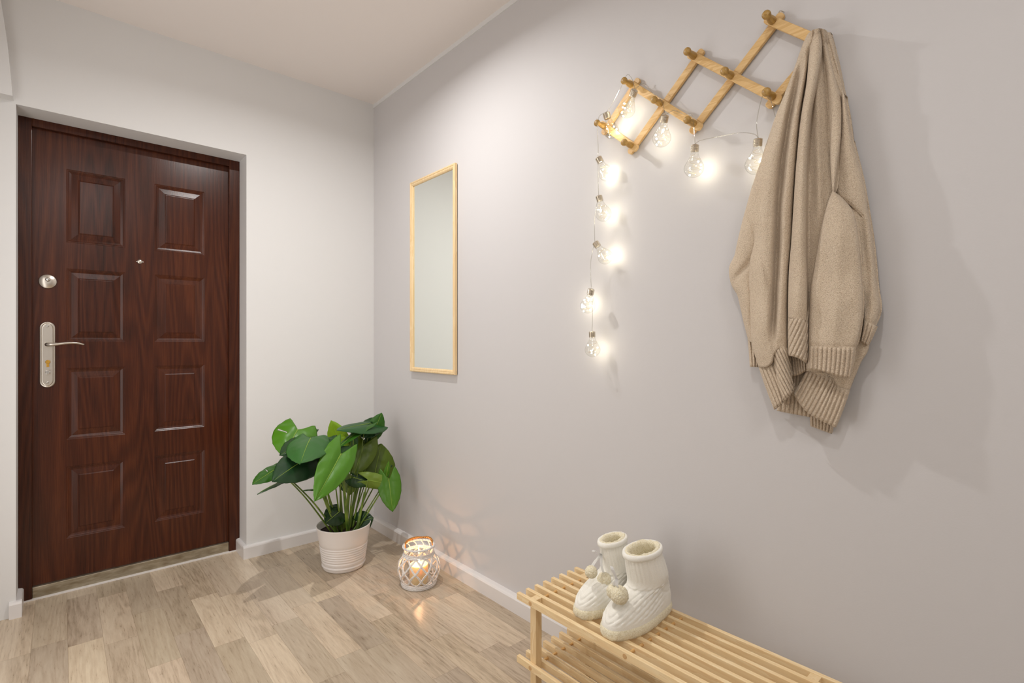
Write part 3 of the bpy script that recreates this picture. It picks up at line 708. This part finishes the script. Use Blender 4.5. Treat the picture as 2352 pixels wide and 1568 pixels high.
def leaf(b, t_, w, tilt, col, roll=0.0, fold=.18, droop=.12, slits=(), lobe=.26, curl=.05, seed=0):
    base = ony(*b); tip = ony(*t_); ax = tip-base; Ln = ax.length; ax.normalize()
    mid = (base+tip)/2; toc = (CAM-mid).normalized(); nh = toc.lerp(Vector((0, 0, 1)), tilt)
    n = (nh-ax*nh.dot(ax)).normalized(); side = ax.cross(n).normalized()
    if roll:
        Rm = Matrix.Rotation(roll, 3, ax); n = Rm @ n; side = Rm @ side
    ns, nt = 36, 28; vv = []
    ws = [(0, .62), (.08, .80), (.2, .97), (.35, 1), (.5, .93), (.65, .76), (.8, .5), (.9, .28), (.96, .11), (1, .0)]
    def wf(s):
        for (a, x), (c, y) in zip(ws, ws[1:]):
            if s <= c: f = (s-a)/(c-a); return x+(y-x)*(f*f*(3-2*f)*.5+f*.5)
        return 0
    for i in range(ns+1):
        s = i/ns
        for j in range(nt+1):
            q = 2*j/nt-1; aq = abs(q)
            along = s-lobe*aq**1.2*(1-s)**2*1.6+lobe*.5*max(0, aq-.75)*(1-s)**2
            x = w/2*q*wf(s)
            h = fold*w/2*wf(s)*aq-droop*Ln*s*s-.10*w*aq*aq*wf(s)*2*(1 if fold > 0 else .5)
            h += .0022*math.sin(aq*9-s*26)*(1-s)*aq+curl*w*noise.noise(Vector((q*1.6+seed*3.1, s*2.2, seed)))*.7
            vv.append(base+ax*(along*Ln)+side*x+n*h)
    fs = []; idx = lambda i, j: i*(nt+1)+j
    for i in range(ns):
        for j in range(nt):
            s, q = (i+.5)/ns, 2*(j+.5)/nt-1; cut = False
            for (s0, q0, q1, sl_) in slits:
                qq = abs(q) if q0 >= 0 else -q
                sg = q if q0 >= 0 else -q
                a0, a1 = abs(q0), abs(q1)
                if a0 < sg < a1 and abs(s-s0) < .016: cut = True
            if not cut: fs.append((idx(i, j), idx(i+1, j), idx(i+1, j+1), idx(i, j+1)))
    me = bpy.data.meshes.new('leaf'); me.from_pydata([tuple(p) for p in vv], [], fs); me.validate()
    o = link('leaf', me, M_LEAF, pm, True); o.color = col
    sm = o.modifiers.new('thickness', 'SOLIDIFY'); sm.thickness = .0009; sm.offset = 0
    rib = [vv[idx(i, nt//2)]+n*.0008 for i in range(0, ns-1)]
    bm = bmesh.new(); tube(bm, rib, lambda t: .0020*(1-.8*t), 6); r = bobj('midrib', bm, M_VEIN, None, True); r.parent = o
    return base
def stalk(base, foot, r=.0035, sag=.0, r0=None):
    f = PC+Vector((foot[0], foot[1], .176)); m = f.lerp(base, .5)+Vector((0, 0, sag)); r0 = r0 or r*1.5
    bm = bmesh.new(); tube(bm, spline([f, m, base], 24), lambda t: r0+(r-r0)*min(1, t*1.6), 8); bobj('stalk', bm, M_STEM, pm, True)
SL = [(.25, .35, .75, .25)]; SLN = [(.25, -.35, -.75, .25)]
LV = [
 # base(u,v,y)          tip(u,v,y)          width tilt  colour  roll fold droop slits foot r
 ((684, 986, -.38), (650, 1046, -.46), .200, .15, G_BRIGHT, .1, .15, .05, [(.30, .35, .85, .10)], (-.03, .03), .003),
 ((722, 1006, -.42), (645, 1038, -.50), .150, .45, G_DARK, 0, .2, .1, (), (-.03, .02), .003),
 ((714, 1006, -.50), (690, 1050, -.66), .190, .70, srgb(62, 112, 56), 0, .1, .15, (), (-.02, .0), .003),
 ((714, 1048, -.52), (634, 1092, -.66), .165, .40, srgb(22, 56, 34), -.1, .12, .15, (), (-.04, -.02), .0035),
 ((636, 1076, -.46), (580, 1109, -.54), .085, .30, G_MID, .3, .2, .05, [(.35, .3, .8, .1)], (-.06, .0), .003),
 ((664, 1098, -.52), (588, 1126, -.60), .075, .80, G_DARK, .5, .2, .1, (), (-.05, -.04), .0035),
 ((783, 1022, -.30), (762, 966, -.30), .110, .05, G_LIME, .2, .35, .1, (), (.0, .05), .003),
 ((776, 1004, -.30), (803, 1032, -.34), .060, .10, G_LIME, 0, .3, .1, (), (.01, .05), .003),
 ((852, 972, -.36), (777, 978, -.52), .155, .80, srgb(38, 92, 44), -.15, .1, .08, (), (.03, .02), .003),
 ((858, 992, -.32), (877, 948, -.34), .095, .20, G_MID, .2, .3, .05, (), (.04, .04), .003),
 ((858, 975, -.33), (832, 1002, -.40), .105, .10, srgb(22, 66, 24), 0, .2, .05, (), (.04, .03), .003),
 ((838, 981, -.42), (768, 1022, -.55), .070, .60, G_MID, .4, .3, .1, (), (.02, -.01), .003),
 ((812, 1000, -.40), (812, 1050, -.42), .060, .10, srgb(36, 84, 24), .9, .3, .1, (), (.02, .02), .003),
 ((783, 1042, -.60), (730, 1143, -.74), .150, .15, G_BRIGHT, -.25, .45, .14, (), (.0, -.05), .0062),
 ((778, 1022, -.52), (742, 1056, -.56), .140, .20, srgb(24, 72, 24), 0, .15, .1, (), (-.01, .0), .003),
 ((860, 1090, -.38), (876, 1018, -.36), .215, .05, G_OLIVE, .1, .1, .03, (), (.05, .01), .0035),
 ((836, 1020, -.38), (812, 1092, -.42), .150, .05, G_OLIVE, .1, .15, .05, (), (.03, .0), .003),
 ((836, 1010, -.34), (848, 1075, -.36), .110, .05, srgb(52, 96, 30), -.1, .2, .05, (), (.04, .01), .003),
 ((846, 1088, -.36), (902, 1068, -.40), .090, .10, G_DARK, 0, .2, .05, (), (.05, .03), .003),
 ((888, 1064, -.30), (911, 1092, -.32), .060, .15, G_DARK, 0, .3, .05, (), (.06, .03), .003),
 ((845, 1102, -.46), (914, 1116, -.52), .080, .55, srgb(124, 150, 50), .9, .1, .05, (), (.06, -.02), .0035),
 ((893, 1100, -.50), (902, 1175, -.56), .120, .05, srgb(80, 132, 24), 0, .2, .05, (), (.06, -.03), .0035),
 ((884, 1106, -.47), (894, 1058, -.48), .035, .05, G_BRIGHT, .3, .3, .05, (), (.06, -.01), .003),
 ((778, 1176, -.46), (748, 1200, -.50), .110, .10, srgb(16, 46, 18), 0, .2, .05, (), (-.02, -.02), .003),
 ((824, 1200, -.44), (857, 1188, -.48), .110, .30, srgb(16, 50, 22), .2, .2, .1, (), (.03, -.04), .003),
 ((734, 1124, -.52), (694, 1121, -.58), .045, .60, G_MID, .4, .3, .1, (), (-.04, -.03), .0025),
 ((812, 1096, -.42), (852, 1108, -.46), .090, .30, G_DARK, 0, .2, .1, (), (.02, -.01), .003),
 ((806, 1092, -.40), (802, 1138, -.42), .085, .05, G_OLIVE, .2, .2, .05, (), (.02, .01), .003),
 ((782, 1110, -.44), (792, 1130, -.46), .025, .05, srgb(20, 50, 20), 0, .3, .05, (), (.0, .0), .002),
 ((762, 1050, -.50), (742, 1090, -.55), .070, .10, G_MID, .6, .3, .05, (), (-.02, -.02), .003),
]
for k, (b, t_, w_, ti, c, ro, fo, dr, sl_, ft, r) in enumerate(LV):
    p = leaf(b, t_, w_, ti, c, ro, fo, dr, sl_, seed=k*.7)
    stalk(p, ft, r, .02 if k in (4, 5) else 0, .0105 if k == 13 else None)
for (u, v, y), ft, r in (((838, 1130, -.44), (.05, -.04), .006), ((745, 1130, -.47), (-.04, -.01), .0045), ((822, 1110, -.42), (.03, .02), .004), ((860, 975, -.35), (.045, .0), .0035), ((800, 1120, -.43), (.01, .02), .003)):
    stalk(ony(u, v, y), ft, r)

# ------------------------------------------------------------ wicker candle lantern
LC = Vector((-.186, -.833, 0))
lt = empty('candle_lantern', LC, 'round white wicker lantern with a rattan handle on the floor by the baseboard', 'lantern')
t = NT('whitewashed wicker'); n = t.noise(t.coord(), 200, 3); t.set(Base_Color=t.ramp(n, [(.3, srgb(210, 204, 200)), (.6, srgb(238, 234, 230))]), Roughness=.75); t.bump(n, .25, .002); M_WICK = t.m
LP = [(.022, .076), (.035, .086), (.065, .0945), (.085, .0945), (.110, .088), (.130, .074), (.145, .0655)]
def lr(z):
    if z <= LP[0][0]: return LP[0][1]
    for (a, ra), (b, rb_) in zip(LP, LP[1:]):
        if z <= b: f = (z-a)/(b-a); return ra+(rb_-ra)*f
    return .0655
lsp = spline([(a, b, 0) for a, b in LP], 40)
def lpt(k, ang, off=0): p = lsp[k]; return LC+Vector(((p.y+off)*math.cos(ang), (p.y+off)*math.sin(ang), p.x))
bm = bmesh.new(); NS = 11
for q in range(NS):
    for sg in (-1, 1):
        a0 = 2*PI*q/NS; [tube(bm, [lpt(k, a0+o_+sg*1.25*k/40, .0012*sg) for k in range(41)], .0024, 6) for o_ in (-.027, .027)]
for q in range(12):
    a0 = 2*PI*q/12+.1; 
    tube(bm, spline([LC+Vector((.0655*math.cos(a0), .0655*math.sin(a0), .146)), LC+Vector((.067*math.cos(a0+.1), .067*math.sin(a0+.1), .162)), LC+Vector((.070*math.cos(a0+.28), .070*math.sin(a0+.28), .174))], 6), .0027, 6)
def ringt(z, R, r, n=60, wv=0, ph=0):
    tube(bm, [LC+Vector(((R+wv*math.sin(q*2*PI*9/n+ph))*math.cos(2*PI*q/n), (R+wv*math.sin(q*2*PI*9/n+ph))*math.sin(2*PI*q/n), z+wv*.8*math.cos(q*2*PI*9/n+ph))) for q in range(n+1)], r, 8)
for z, R, r in ((.004, .0765, .0042), (.011, .0785, .0042), (.018, .0775, .0040)): ringt(z, R, r)
for z, R, r in ((.138, .071, .0032), (.144, .0685, .0034), (.150, .067, .0032)): ringt(z, R, r)
for ph in (0, 2.1, 4.2): ringt(.176, .0705, .0026, 90, .003, ph)
bobj('wicker_body', bm, M_WICK, lt, True)
bm = bmesh.new(); lathe(bm, [(.0, .001), (.074, .001), (.074, .003), (.0, .003)], 40, Matrix.Translation(LC), capends=False); bobj('lantern_base', bm, M_WICK, lt)
bm = bmesh.new(); lathe(bm, [(.002, .006), (.045, .006), (.050, .010), (.051, .12), (.050, .150)], 40, Matrix.Translation(LC), capends=False); bobj('glass_jar', bm, M_JARG, lt, True)
t = NT('rattan'); n = t.n('ShaderNodeTexWave'); n.inputs['Scale'].default_value = 60; n.inputs['Distortion'].default_value = 3; t.l(t.coord(), n.inputs['Vector'])
t.set(Base_Color=t.ramp(n.outputs['Fac'], [(.2, srgb(150, 96, 40)), (.7, srgb(206, 150, 80))]), Roughness=.7); t.bump(n.outputs['Fac'], .6, .002)
def lo(du, dz, back):  # offsets in the lantern's own frame: du to the right along RT, back away from the viewer's side
    return LC+RT*du+FW*back+Vector((0, 0, dz))
bm = bmesh.new(); tube(bm, spline([lo(-.066, .150, .0), lo(-.066, .178, .015), lo(-.052, .186, .045), lo(-.024, .186, .070), lo(.0, .183, .078), lo(.03, .186, .072), lo(.05, .184, .052), lo(.062, .172, .02)], 50), .0052, 10)
bobj('handle', bm, t.m, lt, True)
cn = empty('candle', LC+Vector((0, 0, .0065)), 'lit cream pillar candle glowing inside the white wicker lantern', 'candle')
t = NT('candle wax'); t.set(Base_Color=srgb(246, 224, 180), Roughness=.5); t.b.inputs['Subsurface Weight'].default_value = .6; t.b.inputs['Subsurface Radius'].default_value = (.03, .015, .006); t.b.inputs['Subsurface Scale'].default_value = 1
bm = bmesh.new(); lathe(bm, [(.001, .0065), (.040, .0065), (.042, .009), (.042, .088), (.0415, .091), (.039, .0905), (.034, .086), (.001, .085)], 40, Matrix.Translation(LC)); bobj('wax', bm, t.m, cn, True)
bm = bmesh.new(); tube(bm, [LC+Vector((0, 0, .084)), LC+Vector((.001, 0, .097))], .0009, 6); bobj('wick', bm, plain('burnt wick', (.01, .01, .01, 1), .9), cn)
bm = bmesh.new(); lathe(bm, [(.0005, .095), (.0045, .099), (.0058, .104), (.0045, .111), (.0022, .118), (.0003, .124)], 16, Matrix.Translation(LC)); bobj('flame', bm, emit('flame', (1, .72, .35, 1), 40), cn, True)
point_light('candle_light', LC+Vector((0, 0, .1275)), .4, (1, .50, .24), .003)
